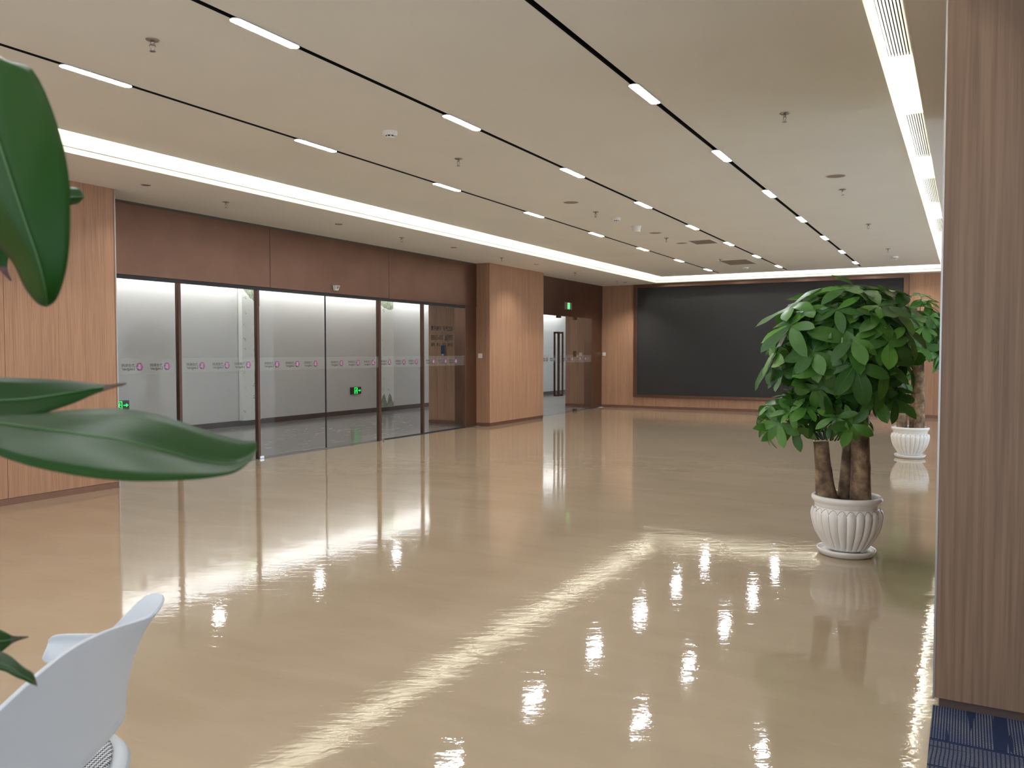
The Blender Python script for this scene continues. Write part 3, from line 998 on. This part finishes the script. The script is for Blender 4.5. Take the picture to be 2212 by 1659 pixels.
# long grilles in the right light slot
for k, (y0, y1, wd) in enumerate(((4.35, 6.02, 'nearest'), (7.48, 9.18, 'second'), (10.34, 12.08, 'third'), (13.5, 15.1, 'farthest'))):
    t = empty('slot_grille', (-0.42, (y0 + y1) / 2, ZT), 'white linear air grille in the bright right light slot, %s of four' % wd, 'air grille', 'linear grilles of the right light slot')
    b = (y1 - y0) / 2
    for nm, q in (('frame_side', (-0.082, -0.064, -b, b, -0.02, 0.0)), ('frame_side', (0.076, 0.084, -b, b, -0.02, 0)),
                  ('frame_end', (-0.064, 0.076, -b, -b + 0.02, -0.02, 0)), ('frame_end', (-0.064, 0.076, b - 0.02, b, -0.02, 0))):
        MB().box(*q).build(nm, 'grille_white', t)
    MB().box(-0.064, 0.076, -b + 0.02, b - 0.02, -0.0015, -0.0005).build('dark_backing', 'dark_slot', t)
    me = MB().box(-0.0052, 0.0052, -b + 0.02, b - 0.02, -0.018, -0.0115).mesh('slat', 'grille_white')
    for q in range(8):
        share('slat', me, t, (-0.064 + (q + 0.5) * 0.14 / 8 + 0.001, 0, 0))


# ------------------------------------------------------------------ potted trees
def fluted_pot(parent):
    NF, SEG = 24, 8
    n = NF * SEG
    prof = [(0.137, 0.045), (0.146, 0.065), (0.170, 0.105), (0.200, 0.155), (0.216, 0.20), (0.227, 0.25), (0.231, 0.285), (0.228, 0.305), (0.222, 0.32), (0.214, 0.333), (0.209, 0.340)]
    m = MB()
    vs, fs, mi = [], [], []
    for r, z in prof:
        for k in range(n):
            u = (k % SEG) / SEG
            arch = 0.332 - 0.030 * (2 * abs(u - 0.5)) ** 2.2     # flutes end in round arches
            d = max(0.0, min(1.0, (arch - z) / 0.012)) * max(0.0, min(1.0, (z - 0.05) / 0.02))
            lobe = 1 - (2 * abs(u - 0.5)) ** 2.6
            a = 2 * math.pi * k / n
            rr = r + d * (0.010 * lobe) - (0.003 * d if k % SEG == 0 else 0)
            vs.append((rr * math.cos(a), rr * math.sin(a), z))
    for i in range(len(prof) - 1):
        for k in range(n):
            k2 = (k + 1) % n
            fs.append((i * n + k, i * n + k2, (i + 1) * n + k2, (i + 1) * n + k))
    m.add(vs, fs, 0)
    m.build('pot_body', 'pot_glaze', parent, True)
    # fine dark lines of the glaze between the flutes
    g = MB()
    for q in range(NF):
        a = 2 * math.pi * q / NF
        pts = []
        for (r, z) in prof[1:-3]:
            pts.append(((r - 0.0015) * math.cos(a), (r - 0.0015) * math.sin(a), z))
        g.tube(pts, [0.0013] * len(pts), 4)
        arc = []
        for k in range(9):
            u = k / 8
            z = 0.335 - 0.030 * (2 * abs(u - 0.5)) ** 2.2
            r = 0.2285 - (z - 0.305) * 0.42 + 0.001
            aa = a + 2 * math.pi / NF * u
            arc.append((r * math.cos(aa), r * math.sin(aa), z))
        g.tube(arc, [0.0012] * 9, 4)
    g.build('flute_lines', 'glaze_groove', parent, True)
    MB().lathe([(0.208, 0.338), (0.216, 0.345), (0.216, 0.362), (0.222, 0.372), (0.233, 0.385), (0.237, 0.398), (0.233, 0.412), (0.222, 0.418), (0.208, 0.414), (0.203, 0.402), (0.203, 0.30)], 64, cap=False).build('rim', 'pot_glaze', parent, True)
    MB().lathe([(0.165, 0.0), (0.178, 0.004), (0.192, 0.028), (0.197, 0.042), (0.193, 0.047), (0.183, 0.040), (0.172, 0.026), (0.10, 0.024), (0.10, 0.046)], 64).build('saucer', 'pot_glaze', parent, True)
    MB().lathe([(0.200, 0.372), (0.12, 0.382), (0.01, 0.386)], 40, cap=True).build('soil', 'soil', parent, True)


def leaflet_mesh(idx, rnd):
    """one leaflet along +x, unit length; obovate, folded at the midrib, drooping"""
    ns = 7
    droop = (0.10, 0.22, 0.34, 0.48, 0.16, 0.62)[idx]
    fold = (0.10, 0.16, 0.06, 0.12, 0.20, 0.08)[idx]
    twist = (0.0, 0.25, -0.25, 0.1, -0.1, 0.3)[idx]
    wid = (0.165, 0.18, 0.15, 0.175, 0.19, 0.16)[idx]
    vs, fs = [], []
    for i in range(ns + 1):
        t = i / ns
        w = wid * (math.sin(math.pi * min(1, t * 0.93 + 0.04) ** 1.25) ** 0.85 if t < 1 else 0.0) + (0.0 if t in (0, 1) else 0.004)
        x = t * (1 - 0.25 * droop * t)
        z = -droop * t * t + 0.08 * t
        tw = twist * t
        wob = 0.012 * math.sin(t * 11 + idx)
        vs.append((x, -w * math.cos(tw), z + fold * w - w * math.sin(tw) + wob))
        vs.append((x, 0, z))
        vs.append((x, w * math.cos(tw), z + fold * w + w * math.sin(tw) - wob))
    for i in range(ns):
        for j in (0, 1):
            a = i * 3 + j
            fs.append((a, a + 1, a + 4, a + 3))
    m = MB().add(vs, fs, 0)
    # midrib, slightly proud
    for i in range(ns):
        t0, t1 = i / ns, (i + 1) / ns
        a, b = vs[i * 3 + 1], vs[(i + 1) * 3 + 1]
        r0, r1 = 0.010 * (1 - 0.8 * t0), 0.010 * (1 - 0.8 * t1)
        m.add([(a[0], -r0, a[2] + 0.004), (a[0], r0, a[2] + 0.004), (b[0], r1, b[2] + 0.004), (b[0], -r1, b[2] + 0.004)], [(0, 1, 2, 3)], 1)
    return m.mesh('leaflet', ['leaf_green', 'leaf_rib'], True)


LEAFS = [leaflet_mesh(i, None) for i in range(6)]


def tree(loc, lab, seed, clusters_fn, trunks, max_parts, rz):
    rnd = random.Random(seed)
    t = empty('potted_tree', loc, lab, 'potted tree', 'potted trees in fluted pots', rz=rz)
    fluted_pot(t)
    for pts, rads in trunks:
        jr = random.Random(seed + 1)
        P, Rr = [], []
        for i in range(len(pts) - 1):
            for k in range(6):
                u = k / 6
                P.append(Vector(pts[i]).lerp(Vector(pts[i + 1]), u))
                Rr.append(rads[i] * (1 - u) + rads[i + 1] * u)
        P.append(Vector(pts[-1]))
        Rr.append(rads[-1])
        MB().tube(P, Rr, 14, jitter=lambda i, k: jr.uniform(-0.035, 0.035)).build('trunk', 'bark', t, True)
    cl = clusters_fn(rnd)
    leaves = []
    br = MB()
    for c, axis, size, root in cl:
        c, axis = Vector(c), Vector(axis).normalized()
        mid = Vector(root).lerp(c, 0.55) + Vector((0, 0, 0.04))
        br.tube([root, mid, c], [0.006, 0.004, 0.003], 5)
        ref = axis.cross(Vector((0.1, 0.2, 1)))
        if ref.length < 0.05:
            ref = axis.cross(Vector((1, 0, 0)))
        ref.normalize()
        bi = axis.cross(ref)
        n = rnd.choice((5, 6, 6, 7))
        a0 = rnd.uniform(0, 6.28)
        for k in range(n):
            a = a0 + 2 * math.pi * k / n + rnd.uniform(-0.18, 0.18)
            rad = ref * math.cos(a) + bi * math.sin(a)
            lift = rnd.uniform(0.05, 0.42)
            d = (rad * math.cos(lift) + axis * math.sin(lift)).normalized()
            d = (d + Vector((0, 0, -0.22))).normalized()
            nrm = (axis - d * axis.dot(d)).normalized()
            if nrm.z < -0.2:
                nrm = -nrm
            yv = nrm.cross(d)
            L = size * rnd.uniform(0.72, 1.1)
            ws = L * rnd.uniform(0.95, 1.25)
            mt = Matrix((tuple(d * L) + (0,), tuple(yv * ws) + (0,), tuple(nrm * L) + (0,), (0, 0, 0, 1))).transposed()
            mt.translation = c
            leaves.append((mt, rnd.randrange(6)))
    br.build('branches', 'leaf_stem', t, True)
    Rz = Matrix.Rotation(rz, 3, 'Z')
    eye = Vector((0, 0, EYE)) - Vector(loc)
    leaves.sort(key=lambda q: (Rz @ q[0].translation - eye).length)
    for mt, i in leaves[:max_parts]:
        o = bpy.data.objects.new('leaflet', LEAFS[i])
        o.matrix_basis = mt
        link(o, t)
    rest = leaves[max_parts:]
    if rest:
        m = MB()
        for mt, i in rest:
            me = LEAFS[i]
            o0 = len(m.v)
            m.v += [tuple(mt @ v.co) for v in me.vertices]
            for p in me.polygons:
                m.f.append(tuple(q + o0 for q in p.vertices))
                m.m.append(p.material_index)
        o = m.build('rear_leaflets', ['leaf_green', 'leaf_rib'], t, True)
        o['kind'] = 'stuff'
    return t


# local frame of a tree: x to the right of the picture, y away from the camera
def crown(rnd, centre, rx, ry, rz_, n, root, size, zmin, inner=0.62, xmax=0.37):
    out = []
    k = 0
    while len(out) < n and k < 4000:
        k += 1
        d = Vector((rnd.gauss(0, 1), rnd.gauss(0, 1), rnd.gauss(0.25, 1))).normalized()
        r = rnd.uniform(inner, 1.0)
        p = Vector((centre[0] + d.x * rx * r, centre[1] + d.y * ry * r, centre[2] + d.z * rz_ * r))
        if p.z < zmin:
            continue
        if p.x > xmax:
            continue
        if any((p - Vector(q[0])).length < 0.115 for q in out):
            continue
        ax = Vector((d.x / rx, d.y / ry, d.z / rz_ * 0.8)).normalized() + Vector((0, 0, 0.55))
        rt = Vector(root) + Vector((p.x - root[0], p.y - root[1], 0)) * 0.25
        out.append((p, ax, size * rnd.uniform(0.85, 1.15), (rt.x, rt.y, min(rt.z, p.z + 0.1))))
    return out


def clusters_near(rnd):
    c = crown(rnd, (-0.05, 0.0, 1.47), 0.50, 0.46, 0.43, 80, (0.07, 0.0, 1.20), 0.25, 1.04)
    c += crown(rnd, (-0.38, -0.03, 0.98), 0.22, 0.22, 0.16, 18, (-0.13, 0.02, 0.80), 0.17, 0.80)
    c += crown(rnd, (-0.02, -0.16, 0.98), 0.18, 0.12, 0.10, 6, (-0.12, 0.0, 0.80), 0.15, 0.86)
    c += [((0.29, -0.10, 1.10), (0.4, -0.5, 0.3), 0.21, (0.12, 0, 1.15)), ((0.16, -0.2, 1.12), (0.1, -0.8, 0.3), 0.21, (0.10, 0, 1.15)),
          ((-0.42, -0.2, 1.28), (-0.8, -0.5, 0.5), 0.21, (0, 0, 1.2)), ((0.02, -0.42, 1.50), (0.0, -1, 0.7), 0.21, (0, 0, 1.3)),
          ((0.24, -0.38, 1.48), (0.3, -1, 0.7), 0.22, (0, 0, 1.3)), ((-0.22, -0.40, 1.42), (-0.2, -1, 0.6), 0.21, (0, 0, 1.3)),
          ((-0.08, -0.33, 1.70), (-0.1, -0.8, 0.9), 0.20, (0, 0, 1.4)), ((0.18, -0.30, 1.72), (0.2, -0.7, 0.9), 0.20, (0, 0, 1.4))]
    return c


near_loc = Vector((-0.72, 6.2, 0.0))
far_loc = Vector((-0.648, 12.3, 0.0))
rz_near = math.atan2(0.72, 6.2)
rz_far = math.atan2(0.648, 12.3)
tree(near_loc, 'larger nearby braided money tree in a white fluted pot on the hall floor', 11, clusters_near,
     [([(-0.128, -0.02, 0.36), (-0.148, -0.01, 0.50), (-0.163, 0.0, 0.64), (-0.175, 0.01, 0.785)], [0.078, 0.062, 0.054, 0.052]),
      ([(-0.022, 0.06, 0.36), (-0.006, 0.06, 0.7), (0.03, 0.05, 1.25)], [0.043, 0.031, 0.028]),
      ([(0.088, -0.03, 0.36), (0.086, -0.02, 0.62), (0.075, 0.0, 0.95), (0.07, 0.0, 1.32)], [0.070, 0.064, 0.055, 0.042])], 300, rz_near)


def clusters_far(rnd):
    c = crown(rnd, (0.02, -0.05, 1.66), 0.50, 0.48, 0.54, 46, (0.07, 0.0, 1.30), 0.27, 1.06, 0.5, 0.55)
    c += [((0.10, -0.2, 2.16), (0.1, -0.3, 1), 0.20, (0.08, 0, 1.6)), ((-0.12, -0.30, 1.02), (-0.3, -0.8, 0.3), 0.2, (0.0, 0, 1.1))]
    return c


tree(far_loc, 'more distant money tree in a white fluted pot, half hidden behind the nearer one', 23, clusters_far,
     [([(-0.10, 0.0, 0.36), (-0.12, 0.0, 0.7), (-0.14, 0.0, 1.2)], [0.070, 0.060, 0.05]),
      ([(0.03, 0.05, 0.36), (0.04, 0.05, 0.8), (0.05, 0.05, 1.3)], [0.05, 0.042, 0.035]),
      ([(0.10, -0.02, 0.36), (0.11, -0.01, 0.7), (0.10, 0.0, 1.35)], [0.072, 0.064, 0.05])], 300, rz_far)


# ------------------------------------------------------------------ broad leaved plant close to the camera
plant_base = at(-330, 900, 0.86)
plant_base.z = 0.0
pl = empty('broad_leaf_plant', plant_base, 'broad leaved green plant reaching in close from the left edge', 'plant')
MB().lathe([(0.13, 0.0), (0.15, 0.02), (0.185, 0.36), (0.20, 0.40), (0.188, 0.40), (0.17, 0.34)], 32, cap=False).build('planter', 'planter_grey', pl, 'auto')
MB().lathe([(0.172, 0.35), (0.01, 0.36)], 24).build('soil', 'soil', pl)
STEM_TOP = Vector((0.0, 0.0, 1.62))
MB().tube([(0.0, 0.0, 0.34), (0.015, -0.01, 0.8), (-0.01, 0.01, 1.2), STEM_TOP], [0.016, 0.014, 0.012, 0.008], 10).build('stem', 'leaf_stem', pl, True)


def big_leaf(stations, root_z, name='leaf', cup=0.02, brown=0.0, sub=4):
    """leaf from stations (left edge, midrib, right edge): each a pixel and a distance"""
    rows = []
    for st in stations:
        rows.append([at(*q) - plant_base for q in st])
    # densify along and across
    def cr(a, b, c, d, u):
        return 0.5 * ((2 * b) + (c - a) * u + (2 * a - 5 * b + 4 * c - d) * u * u + (3 * b - a - 3 * c + d) * u ** 3)
    dense = []
    n = len(rows)
    for i in range(n - 1):
        for k in range(sub):
            u = k / sub
            idx = (max(i - 1, 0), i, i + 1, min(i + 2, n - 1))
            dense.append([cr(*(rows[q][j] for q in idx), u) for j in range(3)])
    dense.append(rows[-1])
    m = MB()
    vs, fs, mi = [], [], []
    NW = 4
    for l, c, r in dense:
        nrm = (r - l).cross(Vector((0, 0, 1)))
        toward = (Vector((0, 0, EYE)) - plant_base - c).normalized()
        w = (r - l).length
        row = []
        for k in range(NW):
            u = k / NW
            row.append(l.lerp(c, u) + toward * (cup * w * math.sin(math.pi * u)))
        for k in range(NW + 1):
            u = k / NW
            row.append(c.lerp(r, u) + toward * (cup * w * math.sin(math.pi * u)))
        vs += row
    W = 2 * NW + 1
    for i in range(len(dense) - 1):
        for k in range(W - 1):
            fs.append((i * W + k, i * W + k + 1, (i + 1) * W + k + 1, (i + 1) * W + k))
    m.add(vs, fs, 0)
    if brown:
        nb = int((len(dense) - 1) * (1 - brown))
        for q in range(nb * (W - 1), len(m.m)):
            m.m[q] = 1
    o = m.build(name, ['big_leaf_green', 'leaf_tip_brown'], pl, True)
    md = o.modifiers.new('thickness', 'SOLIDIFY')
    md.thickness = 0.0012
    # midrib as a sub-part
    toward = [(Vector((0, 0, EYE)) - plant_base - r[1]).normalized() for r in dense]
    k0 = len(dense)
    MB().tube([r[1] + t * 0.0004 for r, t in zip(dense, toward)], [0.0016 * (1 - 0.85 * i / k0) for i in range(k0)], 6).build('midrib', 'big_leaf_rib', o, True)
    base = dense[0][1]
    s0 = Vector((0, 0, root_z))
    MB().tube([s0, s0.lerp(base, 0.5) + Vector((0, 0, 0.03)), base], [0.006, 0.005, 0.0035], 8).build('petiole', 'leaf_stem', pl, True)
    return o


# hanging blade at the upper left
big_leaf([[(-150, 90, .80), (-60, 60, .78), (10, 140, .77)],
          [(-190, 170, .80), (-40, 170, .75), (70, 150, .76)],
          [(-190, 290, .80), (-10, 280, .73), (122, 262, .75)],
          [(-150, 400, .79), (25, 390, .72), (148, 375, .74)],
          [(-60, 480, .78), (55, 480, .715), (152, 480, .735)],
          [(18, 555, .77), (82, 560, .72), (147, 560, .735)],
          [(52, 620, .765), (97, 618, .73), (133, 622, .74)],
          [(80, 655, .76), (101, 652, .75), (118, 652, .75)],
          [(98, 663, .765), (100, 664, .765), (102, 663, .765)]], 1.60, cup=0.03)
# neighbouring blade, only its brown tip shows
big_leaf([[(-210, 260, .86), (-150, 250, .85), (-90, 270, .86)],
          [(-130, 420, .87), (-70, 410, .85), (-10, 430, .86)],
          [(-60, 530, .87), (-20, 520, .86), (18, 530, .87)],
          [(-4, 580, .87), (6, 575, .87), (16, 578, .87)],
          [(22, 606, .87), (24, 607, .87), (26, 606, .87)]], 1.55, brown=0.25)
# small pale leaf behind the hanging one
big_leaf([[(90, 360, .95), (80, 420, .95), (90, 470, .95)],
          [(140, 400, .95), (135, 425, .94), (140, 446, .95)],
          [(170, 406, .96), (170, 425, .95), (168, 440, .96)],
          [(183, 424, .96), (183, 425, .96), (183, 426, .96)]], 1.52)
# upper of the two level leaves
big_leaf([[(-180, 830, .86), (-190, 880, .84), (-170, 930, .82)],
          [(-60, 815, .86), (-70, 868, .835), (-60, 925, .81)],
          [(60, 817, .86), (55, 862, .835), (60, 900, .815)],
          [(150, 822, .86), (150, 848, .84), (150, 873, .83)],
          [(205, 828, .86), (208, 838, .85), (205, 850, .845)],
          [(238, 831, .86), (238, 834, .86), (238, 838, .855)],
          [(273, 827, .87), (273, 828, .87), (273, 829, .87)]], 1.45, brown=0.22)
# long level leaf across the lower left
big_leaf([[(-190, 900, .80), (-210, 920, .76), (-190, 960, .72)],
          [(-60, 900, .81), (-60, 910, .76), (-60, 966, .71)],
          [(60, 894, .82), (50, 921, .76), (60, 1003, .70)],
          [(170, 884, .83), (160, 936, .76), (170, 1026, .70)],
          [(270, 883, .83), (260, 951, .77), (270, 1036, .70)],
          [(360, 900, .83), (350, 971, .78), (370, 1036, .71)],
          [(450, 931, .83), (430, 993, .79), (450, 1030, .73)],
          [(515, 949, .83), (505, 1000, .80), (508, 1018, .76)],
          [(552, 953, .83), (551, 975, .82), (545, 990, .80)],
          [(553, 957, .83), (553, 968, .83), (551, 980, .82)]], 1.38, cup=0.03, brown=0.07)
# low leaf at the lower left edge
big_leaf([[(-160, 1330, .90), (-160, 1380, .88), (-150, 1430, .86)],
          [(-60, 1335, .91), (-60, 1385, .89), (-60, 1440, .87)],
          [(5, 1362, .92), (0, 1385, .91), (0, 1410, .90)],
          [(30, 1374, .92), (30, 1380, .92), (30, 1388, .92)],
          [(62, 1375, .93), (62, 1376, .93), (62, 1377, .93)]], 1.20, brown=0.3)
big_leaf([[(-150, 1380, .84), (-160, 1420, .82), (-150, 1450, .81)],
          [(-60, 1395, .85), (-60, 1425, .83), (-60, 1450, .82)],
          [(10, 1410, .86), (5, 1435, .84), (0, 1445, .83)],
          [(50, 1440, .86), (45, 1458, .85), (38, 1462, .84)],
          [(72, 1455, .87), (70, 1472, .86), (62, 1475, .86)],
          [(81, 1481, .87), (80, 1482, .87), (79, 1482, .87)]], 1.16, brown=0.12)


# ------------------------------------------------------------------ white shell chair
# chair frame: u = sitting direction (towards the left of the picture), s = away from the camera
DC, XCH = 1.50, -0.835
ch_origin = FWD * DC + RIGHT * (XCH - 0.24)
ch_origin.z = 0.0
ch = empty('shell_chair', ch_origin, 'white plastic shell chair with checked seat pad at the lower left', 'chair', rz=math.atan2(-RIGHT.y, -RIGHT.x))
# local x = forward (-RIGHT), local y = left of that = -FWD ; far side is -y


def shell(parent):
    ctrl = [(0.00, 0.000), (0.137, 0.002), (0.257, 0.010), (0.343, 0.030), (0.386, 0.075), (0.400, 0.125), (0.402, 0.180), (0.398, 0.240)]
    NU = 40

    def plan(a):        # a in 0..1 from the middle of the back to the front of an arm
        x = a * (len(ctrl) - 1)
        i = min(int(x), len(ctrl) - 2)
        u = x - i
        g = [ctrl[max(i - 1, 0)], ctrl[i], ctrl[i + 1], ctrl[min(i + 2, len(ctrl) - 1)]]
        if i == 0:
            g[0] = (-ctrl[1][0], ctrl[1][1])
        f = lambda k: 0.5 * (2 * g[1][k] + (g[2][k] - g[0][k]) * u + (2 * g[0][k] - 5 * g[1][k] + 4 * g[2][k] - g[3][k]) * u * u + (3 * g[1][k] - g[0][k] - 3 * g[2][k] + g[3][k]) * u ** 3)
        return f(0), f(1)

    def sm(e0, e1, x):
        t = max(0, min(1, (x - e0) / (e1 - e0)))
        return t * t * (3 - 2 * t)
    m = MB()
    vs, fs = [], []
    NV = 10
    for i in range(-NU, NU + 1):
        a = abs(i) / NU
        s, f = plan(a)
        s = math.copysign(s, i) if i else 0.0
        ztop = 0.873 - 0.042 * sm(0.0, 0.40, a) + 0.032 * sm(0.36, 0.52, a) - 0.098 * sm(0.54, 0.74, a)
        zbot = 0.615 + 0.03 * sm(0.34, 0.5, a) + 0.06 * sm(0.5, 0.9, a)
        if a > 0.9:                                   # rounded front of the arm
            e = (a - 0.9) / 0.1
            mid = (ztop + zbot) / 2
            k = math.sqrt(max(0.0, 1 - e * e)) * 0.45 + 0.55
            ztop, zbot = mid + (ztop - mid) * k, mid + (zbot - mid) * k
        corner = math.exp(-((a - 0.50) / 0.14) ** 2)
        for j in range(NV + 1):
            v = j / NV
            z = zbot + (ztop - zbot) * v
            flare = v ** 2.2
            side = 0.93 + 0.07 * sm(0, 0.8, v)
            ss = s * (side + 0.04 * corner * flare)
            ff = f - 0.020 * flare * (1 - sm(0.6, 0.9, a)) - 0.062 * corner * v ** 3
            vs.append((-0.24 + ff, -ss, z))
    W = NV + 1
    for i in range(2 * NU):
        for j in range(NV):
            fs.append((i * W + j, i * W + j + 1, (i + 1) * W + j + 1, (i + 1) * W + j))
    m.add(vs, fs)
    o = m.build('backrest', 'chair_white', parent, True)
    md = o.modifiers.new('thickness', 'SOLIDIFY')
    md.thickness = 0.009
    md.offset = 0
    bv = o.modifiers.new('rounding', 'BEVEL')
    bv.width = 0.003
    bv.segments = 2
    return o


bk = shell(ch)
# small moulded mark low on the rear face
MB().box(-0.2380, -0.233, -0.235, -0.185, 0.632, 0.636).build('moulded_mark', 'chair_white', bk)


def pad(name, a, b, z0, z1, mat, dome, parent, n=48, cx=0.0):
    m = MB()
    vs, fs = [], []
    prof = [(0.90, z0), (0.97, z0 + (z1 - z0) * 0.25), (1.0, z0 + (z1 - z0) * 0.6), (0.975, z1 - 0.002), (0.93, z1)] + [(0.93 - 0.15 * k, z1 + dome * (1 - ((0.93 - 0.15 * k) / 0.93) ** 2)) for k in range(1, 7)]
    for r, z in prof:
        for k in range(n):
            t = 2 * math.pi * k / n
            c, s = math.cos(t), math.sin(t)
            e = 2 / 2.7
            vs.append((cx + a * r * math.copysign(abs(c) ** e, c), b * r * math.copysign(abs(s) ** e, s), z))
    for i in range(len(prof) - 1):
        for k in range(n):
            k2 = (k + 1) % n
            fs.append((i * n + k, i * n + k2, (i + 1) * n + k2, (i + 1) * n + k))
    fs.append(tuple(reversed(range(n))))
    fs.append(tuple((len(prof) - 1) * n + k for k in range(n)))
    return m.add(vs, fs).build(name, mat, parent, True)


pad('seat_shell', 0.285, 0.440, 0.500, 0.537, 'chair_white', -0.004, ch, cx=0.01)
pad('seat_pad', 0.253, 0.404, 0.536, 0.552, 'houndstooth', 0.008, ch, cx=0.01)
MB().box(-0.235, -0.195, -0.05, 0.05, 0.51, 0.66).build('back_bracket', 'chair_white', ch, bevel=0.006)
for sx in (-1, 1):
    for sy in (-1, 1):
        MB().tube([(sx * 0.17, sy * 0.19, 0.505), (sx * 0.25, sy * 0.28, 0.0)], [0.019, 0.012], 12).build('leg', 'chair_leg_wood', ch, True)
